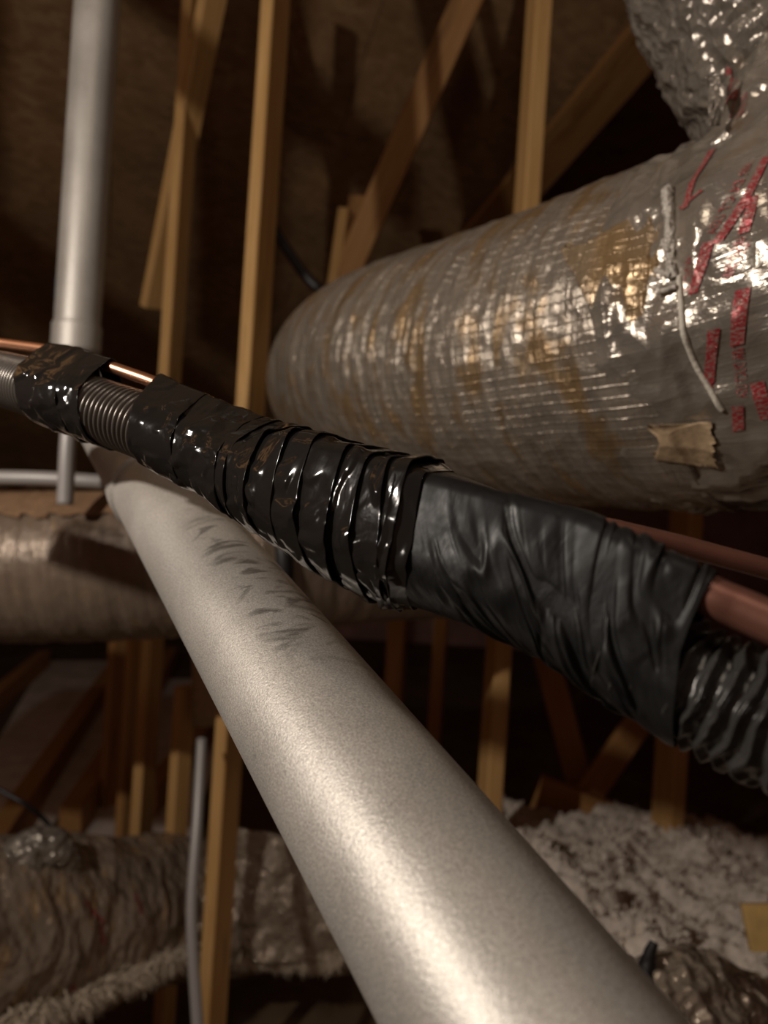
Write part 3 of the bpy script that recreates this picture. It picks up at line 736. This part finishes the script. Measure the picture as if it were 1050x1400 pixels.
def bundle_at(S, T, lift):
    S = np.clip(S, 0, BS[-1]-1e-6); T = np.mod(T, 2*math.pi)
    fi = np.interp(S, BS, np.arange(len(BS))); i = np.minimum(fi.astype(int), len(BS)-2); f = fi-i
    tj = T/(2*math.pi)*(len(th)-1); j = np.minimum(tj.astype(int), len(th)-2); g = tj-j
    r = (RT[i, j]*(1-f)*(1-g)+RT[i+1, j]*f*(1-g)+RT[i, j+1]*(1-f)*g+RT[i+1, j+1]*f*g) + lift
    L = lambda A: A[i]*(1-f)[:, None]+A[i+1]*f[:, None]
    return L(BC) + r[:, None]*(np.cos(T)[:, None]*L(BN)+np.sin(T)[:, None]*L(BB))
def tri(v): return np.abs(v-np.floor(v)-.5)*2
def crease(S, T, seed, sc=26., amp=.003, stretch=.6):
    """crumpled film: flat facets that meet in straight sharp folds"""
    rs = np.random.RandomState(seed)
    dirs = [(rs.uniform(-1, 1), rs.uniform(-1, 1), rs.rand()) for _ in range(4)]
    def g(t):
        x = S*sc + .9*fbm(S*38+seed, t*1.3, S*0, 2); y = t*.03*sc + .9*fbm(S*38+seed, t*1.3, S*0+9, 2)
        h = 0
        for k_, (a, b, c) in enumerate(dirs):
            m_ = np.hypot(a, b)+.01; h = h + tri((a*x+b*y)/m_*(.8+.5*k_)+c)*(1, .8, .55, .4)[k_]
        mask = sst(.40, .62, fbm(S*55+seed*7, t*1.8, S*0, 2))     # smooth stretches between the crumpled ones
        return h/2.75*(.25+.75*mask)
    wgt = np.clip((T-5.6)/.68, 0, 1); d = g(T)*(1-wgt)+g(T-2*math.pi)*wgt
    return amp*(d-.4)
def tape(name, x0, x1, l0, l1, lean, seed, mt=M_TAPE, amp=.003, sc=26., ns=70, nt=220, twist=0., folds=None, stretch=.6, shear=.013):
    u, T = np.meshgrid(np.linspace(0, 1, ns), np.linspace(0, 2*math.pi, nt+1), indexing='ij'); uf, Tf = u.ravel(), T.ravel()
    s0, s1 = pxs(x0), pxs(x1)
    edge = .0012*(fbm(Tf*3+seed, Tf*0+seed, Tf*0, 3)-.5)*np.where(Tf > 5.9, 0.3, 1)
    S = s0+(s1-s0)*uf + lean*np.cos(Tf-4.2+twist) + shear*(.5*np.sin(Tf)-.7*np.cos(Tf)) + edge
    lift = l0+(l1-l0)*uf + crease(S, Tf, seed, sc, amp, stretch)
    if folds is not None: lift = lift + folds(S, Tf)
    lift = np.maximum(lift, .0002)
    V = bundle_at(S, Tf, lift); Vi = bundle_at(S[:0], Tf[:0], 0)
    uv = np.stack([S, Tf*.03], 1)
    i, j = np.meshgrid(np.arange(ns-1), np.arange(nt), indexing='ij'); a = (i*(nt+1)+j).ravel()
    Fq = np.stack([a, a+1, a+nt+2, a+nt+1], 1).tolist()
    # turned-in edges give the tape its thickness
    b0 = len(V); in0 = bundle_at(S[:nt+1]+.0006, Tf[:nt+1], lift[:nt+1]-.0012); in1 = bundle_at(S[-nt-1:]-.0006, Tf[-nt-1:], lift[-nt-1:]-.0012)
    V = np.vstack([V, in0, in1]); uv = np.vstack([uv, uv[:nt+1], uv[(ns-1)*(nt+1):ns*(nt+1)]])
    for j in range(nt):
        Fq.append([j+1, j, b0+j, b0+j+1]); e = (ns-1)*(nt+1); Fq.append([e+j, e+j+1, b0+nt+1+j+1, b0+nt+1+j])
    return put(name, V, Fq, mt, bun, uv)
# conduit left part: fine ribs; right part: coarse, softer ribs
def sub(A, x0, x1, n): t = np.linspace(x0, x1, n); return np.stack([np.interp(t, px, A[:, k]) for k in range(3)], 1)
pitch = .0052
lt1 = Tube(sub(BC, -385, 330, 90), RC, 3000, 110, lambda S, T: .0022*np.abs(np.sin(math.pi*S/pitch))**1.2 - .0010)
lt1.mesh('ribbed_conduit', M_CONDUIT_L, bun)
def rib_r(S, T):
    ph = S/.0072 + 1.3*(fbm(S*40, np.cos(T)*1.5, np.sin(T)*1.5, 3)-.5)
    d = .0036*(.5+.5*np.cos(2*math.pi*ph))**1.6 - .0012
    return d*(.5+fbm(S*30, np.cos(T)*2, np.sin(T)*2+5, 2)) + .0018*(fbm(S*60, np.cos(T)*3, np.sin(T)*3, 3)-.5)
lt2 = Tube(sub(BC, 860, 1290, 60), [RC, RC, RC*1.02, RC*1.04], 900, 160, rib_r)
lt2.mesh('corrugated_sleeve', M_CONDUIT_R, bun)
# copper pipes
Tube(sub(KC, -385, 420, 60), .0043, 220, 24).mesh('copper_pipe', M_COPPER, bun)
Tube(sub(KC, 560, 1290, 60), .0049, 220, 28).mesh('copper_pipe', M_COPPER_DULL, bun)['label'] = 'thin dull brown copper pipe'
Tube(sub(FCu, 700, 1290, 60), .0078, 220, 40).mesh('copper_pipe', M_COPPER_DULL, bun)['label'] = 'thick dull brown copper pipe'
# tape wraps, left to right
TW = [(60, 114, .0010, .0016, .003, 1, .004, 22), (116, 144, .0012, .0010, .006, 2, .003, 26),
      (206, 266, .0010, .0014, -.001, 3, .0034, 22), (256, 334, .0009, .0030, .0, 4, .0042, 24),
      (316, 352, .0010, .0042, .004, 5, .0040, 26), (332, 384, .0010, .0046, .004, 6, .0042, 26), (362, 418, .0014, .0054, .003, 7, .0034, 26),
      (394, 450, .0018, .0060, .002, 8, .0036, 28), (428, 486, .0024, .0066, .0, 9, .0036, 26), (462, 514, .0028, .0070, -.001, 10, .0044, 30),
      (490, 546, .0032, .0072, -.003, 11, .0048, 28), (520, 562, .0036, .0070, -.006, 12, .0046, 26), (546, 580, .0070, .0030, -.007, 13, .0040, 26)]
for (x0, x1, l0, l1, lean, sd, am, sc_) in TW:
    tape('tape_wrap', x0, x1, l0, l1, lean, sd, M_TAPE, am*.85, sc_*1.25, 90, 260, shear=.013 if x0 < 500 else .006)
# smooth satin wrap with long diagonal folds on the right
def folds(S, T):
    q = S*62 - T*1.25                                 # fold lines that lean as they run down the side
    n1 = fbm(q, T*.40, S*3, 2); n2 = fbm(q*1.9+7, T*.6, S*4, 2)
    g = sst(pxs(600), pxs(740), S)*(1-sst(pxs(905), pxs(925), S))
    low_ = .5-.5*np.cos(T)
    gr = -np.exp(-((n1-.5)/.035)**2)*1.0 + .55*np.exp(-((n1-.43)/.03)**2) - .5*low_*np.exp(-((n2-.5)/.03)**2)
    return .0030*g*gr*(.55+.6*low_) + .0018*low_*(fbm(S*150-T*2.5, T*1.2, S*0, 3)-.5)
def wf2(S, T):
    w_ = np.clip((T-5.6)/.68, 0, 1); return folds(S, T)*(1-w_)+folds(S, T-2*math.pi)*w_
tape('plastic_wrap', 562, 938, .0018, .0010, .001, 21, M_WRAP, .0010, 9, 520, 300, folds=wf2, shear=.009)
